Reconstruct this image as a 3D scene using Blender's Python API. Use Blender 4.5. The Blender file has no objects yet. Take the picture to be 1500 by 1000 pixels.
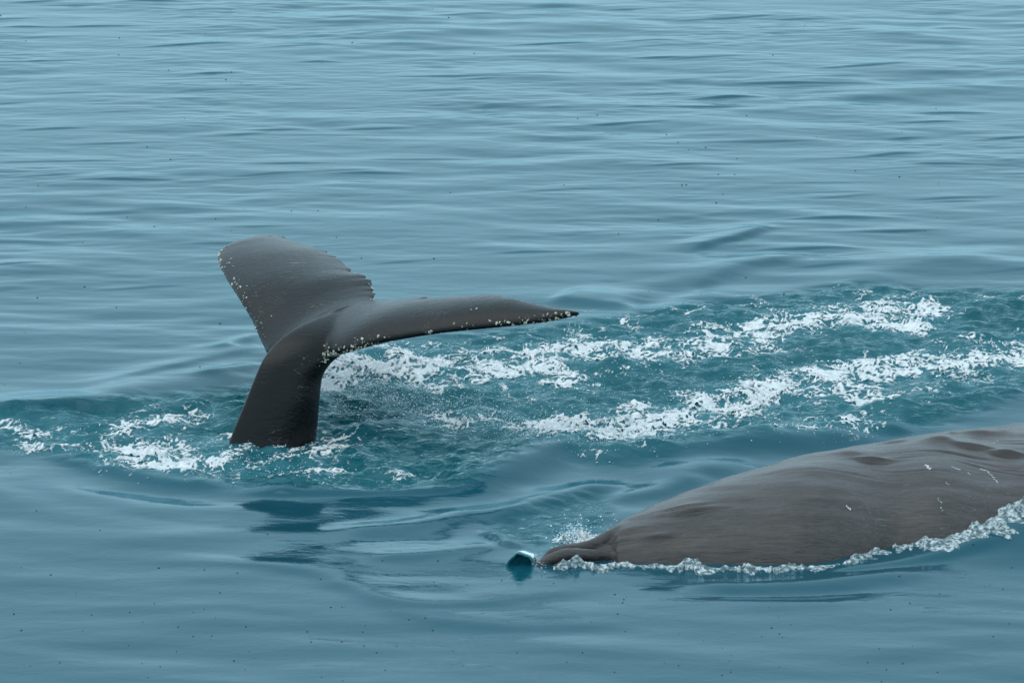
import bpy, math
import numpy as np
from mathutils import Vector

# ------------------------------------------------------------------ camera, sky, sun, exposure
sc = bpy.context.scene
col = sc.collection
CAM_H, PITCH, HFOV = 8.0, math.radians(14.0), math.radians(14.1)

cd = bpy.data.cameras.new('camera')
cam_ob = bpy.data.objects.new('camera', cd)
col.objects.link(cam_ob)
cam_ob.location = (0, 0, CAM_H)
cam_ob.rotation_euler = (math.pi / 2 - PITCH, 0, 0)
cd.sensor_width = 36.0
cd.lens = 18.0 / math.tan(HFOV / 2)
cd.clip_start, cd.clip_end = 0.5, 20000
sc.camera = cam_ob

SUN_EL, SUN_AZ = math.radians(64), math.radians(-100)      # azimuth from +Y (away from the camera) towards +X
w = bpy.data.worlds.new('World'); sc.world = w
w.use_nodes = True
wn = w.node_tree.nodes; wl = w.node_tree.links
wn.clear()
wo = wn.new('ShaderNodeOutputWorld')
sky = wn.new('ShaderNodeTexSky'); sky.sky_type = 'NISHITA'; sky.sun_disc = False
sky.sun_elevation = SUN_EL; sky.sun_rotation = SUN_AZ
sky.air_density = 1.0; sky.dust_density = 1.2; sky.ozone_density = 1.5
oc = wn.new('ShaderNodeMixRGB'); oc.inputs['Fac'].default_value = 0.94      # an even overcast layer over the clear sky
oc.inputs['Color2'].default_value = (7.4, 10.3, 12.0, 1)
wl.new(sky.outputs['Color'], oc.inputs['Color1'])
bg = wn.new('ShaderNodeBackground'); bg.inputs['Strength'].default_value = 0.10
wl.new(oc.outputs['Color'], bg.inputs['Color'])
wl.new(bg.outputs['Background'], wo.inputs['Surface'])

sd = bpy.data.lights.new('sun', 'SUN'); sd.energy = 0.9; sd.angle = math.radians(60); sd.color = (1.0, 0.97, 0.92)
so = bpy.data.objects.new('sun', sd); col.objects.link(so)
so.location = (-15, 25, 30)
sdir = Vector((math.cos(SUN_EL) * math.sin(SUN_AZ), math.cos(SUN_EL) * math.cos(SUN_AZ), math.sin(SUN_EL)))
so.rotation_euler = sdir.to_track_quat('Z', 'Y').to_euler()

sc.view_settings.view_transform = 'Standard'
sc.view_settings.look = 'None'
sc.view_settings.exposure = 0.0
sc.view_settings.gamma = 1.0
sc.view_settings.use_curve_mapping = False
sc.cycles.max_bounces = 6
sc.cycles.sample_clamp_indirect = 4.0

# ------------------------------------------------------------------ helpers
rng = np.random.default_rng(7)
FPX = 750 / math.tan(HFOV / 2)
CAM = np.array([0, 0, CAM_H])
FWD = np.array([0, math.cos(PITCH), -math.sin(PITCH)])
UPV = np.array([0, math.sin(PITCH), math.cos(PITCH)])
RGT = np.array([1.0, 0, 0])

def ray(px, py):
    return FWD + RGT * ((px - 750) / FPX) + UPV * ((500 - py) / FPX)

def ground(px, py, z=0.0):                       # a photo pixel on a horizontal level
    d = ray(px, py); return CAM + d * ((z - CAM_H) / d[2])

def at_y(px, py, Y):                             # a photo pixel at a known distance
    d = ray(px, py); return CAM + d * (Y / d[1])

def project(P):
    q = P - CAM
    dep = q @ FWD
    return 750 + FPX * (q @ RGT) / dep, 500 - FPX * (q @ UPV) / dep

def smooth01(t):
    t = np.clip(t, 0, 1); return t * t * (3 - 2 * t)

def mesh_obj(name, V, F, mat, parent=None, smooth=True, attrs=None):
    V = np.asarray(V, dtype=np.float32); F = np.asarray(F, dtype=np.int32)
    me = bpy.data.meshes.new(name)
    n, k = F.shape
    me.vertices.add(len(V)); me.vertices.foreach_set('co', V.ravel())
    me.loops.add(n * k); me.loops.foreach_set('vertex_index', F.ravel())
    me.polygons.add(n); me.polygons.foreach_set('loop_start', np.arange(0, n * k, k, dtype=np.int32))
    me.polygons.foreach_set('use_smooth', np.full(n, smooth, dtype=bool))
    for nm, a in (attrs or {}).items():
        at = me.attributes.new(nm, 'FLOAT', 'POINT')
        at.data.foreach_set('value', np.asarray(a, dtype=np.float32).ravel())
    me.update(calc_edges=True); me.validate()
    me.materials.append(mat)
    ob = bpy.data.objects.new(name, me); col.objects.link(ob)
    if parent: ob.parent = parent
    return ob

def tag(o, label=None, cat=None, kind=None, group=None):
    if label: o['label'] = label
    if cat: o['category'] = cat
    if kind: o['kind'] = kind
    if group: o['group'] = group

def grid_faces(nr, nc):
    i = np.arange(nr - 1)[:, None] * nc + np.arange(nc - 1)[None]
    i = i.ravel()
    return np.stack([i, i + 1, i + nc + 1, i + nc], 1)

class Field:                                     # a periodic random field, band limited, unit variance
    def __init__(self, lo, hi, seed, size=25.6, n=1024, slope=1.0):
        r = np.random.default_rng(seed)
        k = np.fft.fftfreq(n, size / n)
        K = np.hypot(k[:, None], k[None])
        with np.errstate(divide='ignore', invalid='ignore'):
            band = np.where(K > 0, np.exp(-0.5 * (np.log(K * math.sqrt(lo * hi)) / (0.5 * math.log(hi / lo) + 0.15)) ** 2) * K ** (-slope), 0)
        f = np.fft.ifft2(np.fft.fft2(r.standard_normal((n, n))) * band).real
        self.f = f / f.std(); self.n = n; self.size = size
    def __call__(self, x, y):
        u = np.asarray(x) / self.size * self.n; v = np.asarray(y) / self.size * self.n
        i = np.floor(u).astype(int); j = np.floor(v).astype(int)
        fu = u - i; fv = v - j
        i %= self.n; j %= self.n; i1 = (i + 1) % self.n; j1 = (j + 1) % self.n
        f = self.f
        return (f[j, i] * (1 - fu) + f[j, i1] * fu) * (1 - fv) + (f[j1, i] * (1 - fu) + f[j1, i1] * fu) * fv

def seg_dist(X, Y, P):
    """distance to a polyline, signed side (+ = left of travel) and the arc parameter 0..1"""
    P = np.asarray(P, float)
    L = np.linalg.norm(np.diff(P, axis=0), axis=1); C = np.r_[0, np.cumsum(L)]
    best = np.full(X.shape, 1e9); side = np.zeros(X.shape); par = np.zeros(X.shape)
    for k in range(len(P) - 1):
        d = (P[k + 1] - P[k]) / max(L[k], 1e-9)
        qx, qy = X - P[k, 0], Y - P[k, 1]
        t = np.clip(qx * d[0] + qy * d[1], 0, L[k])
        ex, ey = qx - t * d[0], qy - t * d[1]
        dd = np.hypot(ex, ey); m = dd < best
        best = np.where(m, dd, best)
        side = np.where(m, np.sign(d[0] * qy - d[1] * qx), side)
        par = np.where(m, (C[k] + t) / C[-1], par)
    return best, side, par

def catmull(P, n=8):
    P = np.asarray(P, float); Q = np.vstack([2 * P[0] - P[1], P, 2 * P[-1] - P[-2]]); out = []
    for i in range(1, len(Q) - 2):
        for t in np.arange(n) / n:
            a, b, c, d = Q[i - 1], Q[i], Q[i + 1], Q[i + 2]
            out.append(0.5 * (2 * b + (c - a) * t + (2 * a - 5 * b + 4 * c - d) * t * t + (3 * b - a - 3 * c + d) * t ** 3))
    out.append(P[-1]); return np.array(out)

# ------------------------------------------------------------------ materials
def new_mat(name):
    m = bpy.data.materials.new(name); m.use_nodes = True
    return m, m.node_tree.nodes, m.node_tree.links, m.node_tree.nodes['Principled BSDF']

def N(nodes, t, **kw):
    n = nodes.new(t)
    for k, v in kw.items():
        if k in n.inputs: n.inputs[k].default_value = v
        else: setattr(n, k, v)
    return n

def math_node(n, l, op, a, b):
    m = n.new('ShaderNodeMath'); m.operation = op
    for i, v in enumerate((a, b)):
        if isinstance(v, (int, float)): m.inputs[i].default_value = v
        else: l.new(v, m.inputs[i])
    return m.outputs[0]

def ramp(n, l, fac, stops):
    r = n.new('ShaderNodeValToRGB'); l.new(fac, r.inputs['Fac'])
    e = r.color_ramp.elements
    while len(e) < len(stops): e.new(0.5)
    for i, (p, c) in enumerate(stops):
        e[i].position = p; e[i].color = (*c, 1) if len(c) == 3 else c
    return r.outputs['Color']

def water_material():
    m, n, l, b = new_mat('sea_water')
    churn = N(n, 'ShaderNodeAttribute', attribute_name='churn')
    aer = N(n, 'ShaderNodeAttribute', attribute_name='aeration')
    tc = N(n, 'ShaderNodeTexCoord')
    mp = N(n, 'ShaderNodeMapping'); mp.inputs['Scale'].default_value = (0.55, 1.0, 1.0)
    l.new(tc.outputs['Object'], mp.inputs['Vector'])
    n1 = N(n, 'ShaderNodeTexNoise', Scale=9.0, Detail=5.0, Roughness=0.6, Distortion=0.6); l.new(mp.outputs[0], n1.inputs['Vector'])
    n2 = N(n, 'ShaderNodeTexNoise', Scale=2.2, Detail=2.0, Roughness=0.5); l.new(mp.outputs[0], n2.inputs['Vector'])
    # colour of the water itself: deep teal, paler and greener where air has been churned into it
    mix1 = n.new('ShaderNodeMixRGB'); mix1.inputs['Color1'].default_value = (0.006, 0.066, 0.094, 1); mix1.inputs['Color2'].default_value = (0.001, 0.076, 0.094, 1)
    l.new(churn.outputs['Fac'], mix1.inputs['Fac'])
    mix2 = n.new('ShaderNodeMixRGB'); mix2.inputs['Color2'].default_value = (0.10, 0.34, 0.40, 1)
    a2 = math_node(n, l, 'MULTIPLY', aer.outputs['Fac'], math_node(n, l, 'ADD', 0.25, n1.outputs['Fac']))
    l.new(a2, mix2.inputs['Fac']); l.new(mix1.outputs[0], mix2.inputs['Color1'])
    df = n.new('ShaderNodeBsdfDiffuse'); gl = n.new('ShaderNodeBsdfGlossy'); fr = n.new('ShaderNodeFresnel'); ms = n.new('ShaderNodeMixShader')
    gl.inputs['Color'].default_value = (0.80, 0.97, 1.0, 1); gl.inputs['Roughness'].default_value = 0.06; fr.inputs['IOR'].default_value = 1.39
    l.new(mix2.outputs[0], df.inputs['Color'])
    l.new(math_node(n, l, 'MULTIPLY', fr.outputs[0], math_node(n, l, 'SUBTRACT', 1.0, math_node(n, l, 'MULTIPLY', churn.outputs['Fac'], 0.3))), ms.inputs[0])
    l.new(df.outputs[0], ms.inputs[1]); l.new(gl.outputs[0], ms.inputs[2]); l.new(ms.outputs[0], n['Material Output'].inputs['Surface'])
    bp1 = N(n, 'ShaderNodeBump', Distance=0.05)
    st = math_node(n, l, 'ADD', 0.06, math_node(n, l, 'MULTIPLY', churn.outputs['Fac'], 0.60))
    l.new(st, bp1.inputs['Strength']); l.new(n1.outputs['Fac'], bp1.inputs['Height'])
    bp2 = N(n, 'ShaderNodeBump', Distance=0.05, Strength=0.06)
    l.new(n2.outputs['Fac'], bp2.inputs['Height']); l.new(bp1.outputs[0], bp2.inputs['Normal'])
    for q in (df, gl, fr): l.new(bp2.outputs[0], q.inputs['Normal'])
    n.remove(b)
    return m

def foam_material(name, lo, hi, scale):
    m, n, l, b = new_mat(name)
    tc = N(n, 'ShaderNodeTexCoord')
    n1 = N(n, 'ShaderNodeTexNoise', Scale=scale, Detail=4.0, Roughness=0.65); l.new(tc.outputs['Object'], n1.inputs['Vector'])
    l.new(ramp(n, l, n1.outputs['Fac'], [(0.30, lo), (0.60, hi)] if lo[0] > 0.1 else [(0.44, lo), (0.64, hi)]), b.inputs['Base Color'])
    b.inputs['Roughness'].default_value = 0.55
    b.inputs['Subsurface Weight'].default_value = 0.15
    b.inputs['Subsurface Radius'].default_value = (0.01, 0.02, 0.025)
    bp = N(n, 'ShaderNodeBump', Strength=0.6, Distance=0.012)
    n2 = N(n, 'ShaderNodeTexNoise', Scale=70.0, Detail=3.0); l.new(tc.outputs['Object'], n2.inputs['Vector'])
    l.new(n2.outputs['Fac'], bp.inputs['Height']); l.new(bp.outputs[0], b.inputs['Normal'])
    return m

def skin_material(name, c0, c1, rough, direction, ior, relief, coat):
    """wet dark whale skin: mottled, scuffed along the body, with pale scratches"""
    m, n, l, b = new_mat(name)
    tc = N(n, 'ShaderNodeTexCoord')
    mp = N(n, 'ShaderNodeMapping'); mp.inputs['Rotation'].default_value = direction; mp.inputs['Scale'].default_value = (1.2, 9, 9)
    l.new(tc.outputs['Object'], mp.inputs['Vector'])
    st = N(n, 'ShaderNodeTexNoise', Scale=5.0, Detail=5.0, Roughness=0.65, Distortion=0.7); l.new(mp.outputs[0], st.inputs['Vector'])
    mo = N(n, 'ShaderNodeTexNoise', Scale=3.0, Detail=9.0, Roughness=0.72); l.new(tc.outputs['Object'], mo.inputs['Vector'])
    mixf = math_node(n, l, 'ADD', math_node(n, l, 'MULTIPLY', st.outputs['Fac'], 0.55), math_node(n, l, 'MULTIPLY', mo.outputs['Fac'], 0.45))
    base = ramp(n, l, mixf, [(0.35, c0), (0.66, c1)])
    # pale scratches: thin level lines of a stretched noise
    sn = N(n, 'ShaderNodeTexNoise', Scale=2.6, Detail=1.0, Roughness=0.5, Distortion=0.3); l.new(mp.outputs[0], sn.inputs['Vector'])
    d = math_node(n, l, 'ABSOLUTE', math_node(n, l, 'SUBTRACT', sn.outputs['Fac'], 0.56), 0)
    gate = N(n, 'ShaderNodeTexNoise', Scale=1.7, Detail=2.0); l.new(tc.outputs['Object'], gate.inputs['Vector'])
    sm = math_node(n, l, 'MULTIPLY', math_node(n, l, 'LESS_THAN', d, 0.004), math_node(n, l, 'GREATER_THAN', gate.outputs['Fac'], 0.56))
    mx = n.new('ShaderNodeMixRGB'); mx.inputs['Color2'].default_value = (0.22, 0.23, 0.24, 1)
    l.new(math_node(n, l, 'MULTIPLY', sm, 0.45), mx.inputs['Fac']); l.new(base, mx.inputs['Color1'])
    # small reddish and pale spots
    vo = N(n, 'ShaderNodeTexVoronoi', Scale=13.0, Randomness=1.0); l.new(tc.outputs['Object'], vo.inputs['Vector'])
    sp = math_node(n, l, 'LESS_THAN', vo.outputs['Distance'], 0.10)
    sp = math_node(n, l, 'MULTIPLY', sp, math_node(n, l, 'GREATER_THAN', mo.outputs['Fac'], 0.55))
    mx2 = n.new('ShaderNodeMixRGB'); mx2.inputs['Color2'].default_value = (0.06, 0.025, 0.02, 1)
    l.new(math_node(n, l, 'MULTIPLY', sp, 0.7), mx2.inputs['Fac']); l.new(mx.outputs[0], mx2.inputs['Color1'])
    l.new(mx2.outputs[0], b.inputs['Base Color'])
    r = n.new('ShaderNodeMapRange'); r.inputs['From Min'].default_value = 0.3; r.inputs['From Max'].default_value = 0.7
    r.inputs['To Min'].default_value = rough - 0.08; r.inputs['To Max'].default_value = rough + 0.12
    l.new(mixf, r.inputs['Value']); l.new(r.outputs[0], b.inputs['Roughness'])
    b.inputs['IOR'].default_value = ior
    b.inputs['Coat Weight'].default_value = coat; b.inputs['Coat Roughness'].default_value = 0.22; b.inputs['Coat IOR'].default_value = 1.34
    bp = N(n, 'ShaderNodeBump', Strength=0.5, Distance=relief); l.new(mixf, bp.inputs['Height'])
    fi = N(n, 'ShaderNodeTexNoise', Scale=45.0, Detail=3.0); l.new(tc.outputs['Object'], fi.inputs['Vector'])
    bp2 = N(n, 'ShaderNodeBump', Strength=0.3, Distance=0.006); l.new(fi.outputs['Fac'], bp2.inputs['Height']); l.new(bp.outputs[0], bp2.inputs['Normal'])
    l.new(bp2.outputs[0], b.inputs['Normal'])
    return m

def plain_material(name, c, rough=0.6, var=0.3, scale=30):
    m, n, l, b = new_mat(name)
    tc = N(n, 'ShaderNodeTexCoord')
    n1 = N(n, 'ShaderNodeTexNoise', Scale=float(scale), Detail=3.0); l.new(tc.outputs['Object'], n1.inputs['Vector'])
    l.new(ramp(n, l, n1.outputs['Fac'], [(0.3, tuple(v * (1 - var) for v in c)), (0.7, tuple(min(1, v * (1 + var)) for v in c))]), b.inputs['Base Color'])
    b.inputs['Roughness'].default_value = rough
    return m

M_WATER = water_material()
M_FOAM = foam_material('white_foam', (0.50, 0.55, 0.57), (0.82, 0.81, 0.80), 16)
def soften(m):                                    # thin foam is a film of scattered bubbles: let the water show between them
    n = m.node_tree.nodes; l = m.node_tree.links; b = n['Principled BSDF']
    at = N(n, 'ShaderNodeAttribute', attribute_name='foam_cover'); tc = N(n, 'ShaderNodeTexCoord')
    nz = N(n, 'ShaderNodeTexNoise', Scale=55.0, Detail=2.0); l.new(tc.outputs['Object'], nz.inputs['Vector'])
    v = math_node(n, l, 'ADD', math_node(n, l, 'MULTIPLY', at.outputs['Fac'], 1.5), math_node(n, l, 'MULTIPLY', math_node(n, l, 'SUBTRACT', nz.outputs['Fac'], 0.72), 1.3))
    r = n.new('ShaderNodeMapRange'); r.interpolation_type = 'SMOOTHSTEP'; r.inputs['From Min'].default_value = 0.0; r.inputs['From Max'].default_value = 0.85; r.clamp = True
    l.new(v, r.inputs['Value']); l.new(r.outputs[0], b.inputs['Alpha'])
soften(M_FOAM)
M_RIM = foam_material('glassy_foam', (0.06, 0.12, 0.13), (0.70, 0.72, 0.73), 34)
M_TAIL = skin_material('wet_tail_skin', (0.0010, 0.0010, 0.0011), (0.0065, 0.0055, 0.005), 0.20, (0, 0.2, 0.57), 1.36, 0.012, 0.0)
M_BACK = skin_material('wet_back_skin', (0.022, 0.0175, 0.0155), (0.084, 0.064, 0.058), 0.34, (0, 0.15, 0.1), 1.42, 0.06, 0.4)
M_BARN = plain_material('barnacle_shell', (0.40, 0.38, 0.30), 0.7, 0.7, 25)
M_SPRAY, _n, _l, _b = new_mat('spray_water')
_b.inputs['Base Color'].default_value = (0.75, 0.85, 0.88, 1); _b.inputs['Roughness'].default_value = 0.2
M_FLECK = plain_material('dark_fleck', (0.03, 0.028, 0.024), 0.6)

# ------------------------------------------------------------------ sea surface
xs = np.arange(-7.6, 7.6001, 0.035)
ys = np.arange(20.5, 53.0, 0.0225)
X, Y = np.meshgrid(xs, ys)
PX, PY = project(np.stack([X, Y, np.zeros_like(X)], -1))

def gblur(a, sx, sy):                            # gaussian blur on the fine grid, widths in metres
    ny, nx = a.shape
    fx = np.fft.fftfreq(nx, 0.035); fy = np.fft.rfftfreq(2, 1)
    fy = np.fft.fftfreq(ny, 0.0225)
    g = np.exp(-2 * (math.pi * fx[None] * sx) ** 2) * np.exp(-2 * (math.pi * fy[:, None] * sy) ** 2)
    return np.fft.ifft2(np.fft.fft2(a) * g).real

def poly_mask(P):
    P = np.array(P, float); inside = np.zeros(PX.shape, bool); j = len(P) - 1
    for i in range(len(P)):
        xi, yi = P[i]; xj, yj = P[j]
        if yi != yj:
            c = ((yi > PY) != (yj > PY)) & (PX < (xj - xi) * (PY - yi) / (yj - yi) + xi)
            inside ^= c
        j = i
    return inside.astype(float)

def g2(P): return np.array([ground(px, py)[:2] for px, py in P])

f_swell = Field(0.8, 2.6, 1)
f_mid = Field(0.35, 0.9, 2)
f_rip = Field(0.14, 0.35, 3)
f_chop = Field(0.16, 0.6, 4)
f_fine = Field(0.07, 0.2, 5, size=12.8)

# the water churned up by the two whales
churn = poly_mask([(-60, 606), (60, 600), (130, 597), (330, 572), (480, 530), (600, 500), (860, 472), (1000, 445), (1250, 418), (1560, 425), (1560, 560),
                   (1440, 605), (1330, 628), (1150, 648), (1000, 668), (940, 682), (850, 676), (800, 655), (740, 690), (690, 716), (480, 718), (350, 713), (250, 697), (130, 680), (60, 662), (-60, 645)])
churn2 = poly_mask([(706, 772), (780, 742), (870, 722), (900, 745), (880, 775), (830, 800), (790, 800), (742, 790)])
churn = np.clip(gblur(churn, 0.06, 0.09), 0, 1)
churn2 = np.clip(gblur(churn2, 0.03, 0.06), 0, 1)
far_fade = smooth01((Y - 24) / 20)

h = 0.0064 * f_swell(X * 0.42 + Y * 0.10, Y) + 0.0024 * f_mid(X * 0.40 + Y * 0.12, Y) * (0.95 + 0.05 * far_fade)
h *= np.clip(0.9 + 0.35 * f_swell(X * 0.25 + 9, Y * 0.25 + 3), 0.3, 1.6)
h += 0.0010 * f_rip(X * 0.45, Y) * (0.15 + 0.85 * far_fade) * np.clip(1 + 0.5 * f_swell(X * 0.3, Y * 0.3 + 8), 0.2, 2)
calm_front = smooth01((PY - 700) / 60) * (1 - smooth01((PX - 700) / 200))
h *= 1 - 0.15 * calm_front

def ridge(P, amp, front, back, taper=0.25, smooth=True):
    """a wave crest along a polyline; its slope towards the camera is `front` metres wide, away from it `back`"""
    global h
    G = g2(P)
    if smooth: G = catmull(G, 6)
    if G[-1, 0] < G[0, 0]: G = G[::-1]
    lo = G.min(0) - 3.2 * max(front, back); hi = G.max(0) + 3.2 * max(front, back)
    i0, i1 = np.searchsorted(xs, (lo[0], hi[0])); j0, j1 = np.searchsorted(ys, (lo[1], hi[1]))
    if i1 - i0 < 2 or j1 - j0 < 2: return
    s = np.s_[j0:j1, i0:i1]
    d, side, par = seg_dist(X[s], Y[s], G)
    sg = np.where(side > 0, back, front)
    e = smooth01(par / taper) * smooth01((1 - par) / taper) if taper > 0 else 1
    h[s] += amp * np.exp(-0.5 * (d / sg) ** 2) * e

# swell and wake crests that can be followed in the photograph
ridge([(640, 722), (700, 712), (760, 688), (830, 664), (900, 668), (1000, 664), (1150, 650), (1320, 632)], 0.10, 0.16, 0.30, 0.15)
ridge([(940, 712), (1040, 690), (1130, 665), (1220, 650)], 0.05, 0.14, 0.2)
ridge([(1020, 686), (1130, 668), (1250, 655), (1350, 640)], -0.05, 0.16, 0.16)
ridge([(880, 735), (960, 722), (1040, 700)], 0.03, 0.08, 0.12)
ridge([(1180, 634), (1250, 632), (1350, 630)], 0.05, 0.06, 0.15)
ridge([(1250, 612), (1360, 596), (1450, 586), (1540, 575)], 0.06, 0.25, 0.3)
ridge([(-80, 622), (20, 604), (90, 597), (150, 596), (230, 596)], 0.060, 0.05, 0.30, 0.2)
ridge([(120, 585), (230, 568), (330, 552), (390, 548)], 0.05, 0.20, 0.30)
ridge([(130, 565), (200, 548), (290, 530), (390, 505)], 0.020, 0.06, 0.14)
ridge([(270, 556), (330, 548), (395, 530)], 0.022, 0.05, 0.08)
ridge([(310, 515), (350, 500), (390, 485)], 0.020, 0.04, 0.08)
ridge([(60, 664), (130, 680), (220, 700), (300, 710), (350, 713)], 0.026, 0.05, 0.22, 0.2)
ridge([(-60, 660), (60, 690), (160, 715), (260, 722), (340, 718)], -0.026, 0.16, 0.20, 0.2)
ridge([(-60, 690), (60, 730), (180, 752), (330, 755)], 0.020, 0.20, 0.26)
ridge([(-60, 765), (120, 785), (260, 795), (340, 800)], 0.018, 0.16, 0.16)
ridge([(340, 722), (450, 722), (600, 722), (720, 714)], 0.030, 0.035, 0.14, 0.2)
ridge([(350, 745), (470, 742), (600, 735), (690, 730)], -0.020, 0.12, 0.12)
ridge([(480, 772), (560, 770), (640, 762), (720, 742)], 0.018, 0.08, 0.10)
ridge([(500, 790), (600, 786), (680, 790)], -0.014, 0.07, 0.08)
ridge([(520, 818), (620, 812), (720, 800), (745, 792)], 0.016, 0.07, 0.09)
ridge([(150, 822), (330, 825), (460, 838), (520, 862), (600, 884), (720, 880), (830, 866), (950, 850)], 0.016, 0.07, 0.20)
ridge([(500, 845), (560, 880), (640, 905), (800, 915), (1000, 905)], 0.012, 0.09, 0.16)
ridge([(480, 850), (620, 840), (720, 842), (780, 838)], -0.010, 0.16, 0.16)
ridge([(980, 430), (1040, 405), (1090, 388), (1200, 372)], 0.040, 0.10, 0.22)
ridge([(920, 450), (990, 425), (1060, 412)], -0.03, 0.12, 0.16)
ridge([(800, 436), (850, 441), (930, 449)], 0.035, 0.10, 0.30)
ridge([(1000, 372), (1040, 358), (1080, 350), (1140, 330)], 0.035, 0.04, 0.15)
ridge([(1180, 432), (1300, 395), (1400, 380), (1520, 372)], 0.035, 0.2, 0.25)
ridge([(700, 765), (800, 738), (880, 716), (930, 716)], 0.045, 0.07, 0.12)
ridge([(706, 772), (742, 795), (770, 800)], 0.025, 0.03, 0.06)
ridge([(960, 846), (1080, 858), (1250, 850), (1400, 832)], 0.030, 0.10, 0.10)
ridge([(1000, 868), (1150, 872), (1300, 862)], -0.012, 0.06, 0.08)
ridge([(1180, 838), (1280, 832), (1380, 818), (1500, 800)], 0.030, 0.05, 0.20)
# rings that run out from the tail stock
cx, cy = -1.75, 29.1
RR = np.hypot(X - cx, (Y - cy))
h += 0.010 * np.cos(2 * math.pi * RR / 0.62 + 0.6) * np.exp(-0.5 * ((RR - 1.7) / 0.7) ** 2) * (Y < cy - 0.4) * smooth01((cy - 0.4 - Y) / 0.5)
# water heaped against the flank of the near whale
BG = ground(1500, 775)
h += 0.20 * np.exp(-0.5 * (((X - BG[0] - 0.15) / 0.55) ** 2 + ((Y - BG[1] + 0.05) / 0.42) ** 2))
# churned chop
h += churn * (0.010 * f_chop(X * 0.8, Y) + 0.0045 * f_fine(X * 0.8, Y) + 0.012 * f_mid(X * 0.8 + 7, Y * 1.1))
h += churn2 * (0.004 * f_fine(X, Y) + 0.003 * f_chop(X, Y))
# short steep wavelets far out
streaks = [(135, 39, 0.5), (40, 40, 0.3), (270, 66, 0.55), (425, 69, 0.3), (60, 90, 0.4), (310, 108, 0.3), (470, 91, 0.25), (660, 112, 0.6), (400, 191, 0.35), (80, 189, 0.3),
           (550, 188, 0.35), (350, 197, 0.3), (180, 263, 0.45), (540, 253, 0.35), (420, 239, 0.4), (60, 3, 0.4), (230, 3, 0.4), (810, 64, 0.5), (1070, 26, 0.7), (1170, 28, 0.4), (1160, 121, 0.7),
           (1200, 112, 0.4), (1030, 156, 0.7), (905, 182, 0.5), (1260, 97, 0.5), (1370, 178, 0.4), (1390, 165, 0.4), (1320, 202, 0.25), (1305, 227, 0.3), (1010, 242, 0.5), (1215, 320, 0.5),
           (1170, 365, 0.4), (775, 370, 0.4), (1310, 338, 0.4), (1395, 289, 0.4), (25, 388, 0.3), (965, 85, 0.3), (1060, 143, 0.4), (1480, 202, 0.4), (910, 14, 0.3), (1400, 41, 0.3), (1380, 240, 0.3)]
r_ = np.random.default_rng(11); n_seen = len(streaks)
for k in range(60):
    streaks.append((r_.uniform(-50, 1550), r_.uniform(0, 420), r_.uniform(0.25, 0.6)))
for k_, (px, py, ln) in enumerate(streaks):
    c = ground(px, py)[:2]; a = r_.uniform(0.0, 0.35) * 1.0
    d = np.array([math.cos(a), math.sin(a)]) * ln * 1.5
    P = np.array([c - d, c + np.array([0, r_.uniform(-.03, .03)]), c + d])
    lo = P.min(0) - 0.4; hi = P.max(0) + 0.4
    i0, i1 = np.searchsorted(xs, (lo[0], hi[0])); j0, j1 = np.searchsorted(ys, (lo[1], hi[1]))
    if i1 - i0 < 2 or j1 - j0 < 2: continue
    s = np.s_[j0:j1, i0:i1]
    dd, side, par = seg_dist(X[s], Y[s], P)
    h[s] += (r_.uniform(0.010, 0.016) if k_ < n_seen else r_.uniform(0.004, 0.009)) * np.exp(-0.5 * (dd / np.where(side > 0, 0.16, 0.022)) ** 2) * smooth01(par / 0.5) * smooth01((1 - par) / 0.5)

edge = smooth01((7.6 - np.abs(X)) / 0.5) * smooth01((Y - 20.5) / 0.5) * smooth01((53 - Y) / 1.5)
h *= edge

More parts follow.
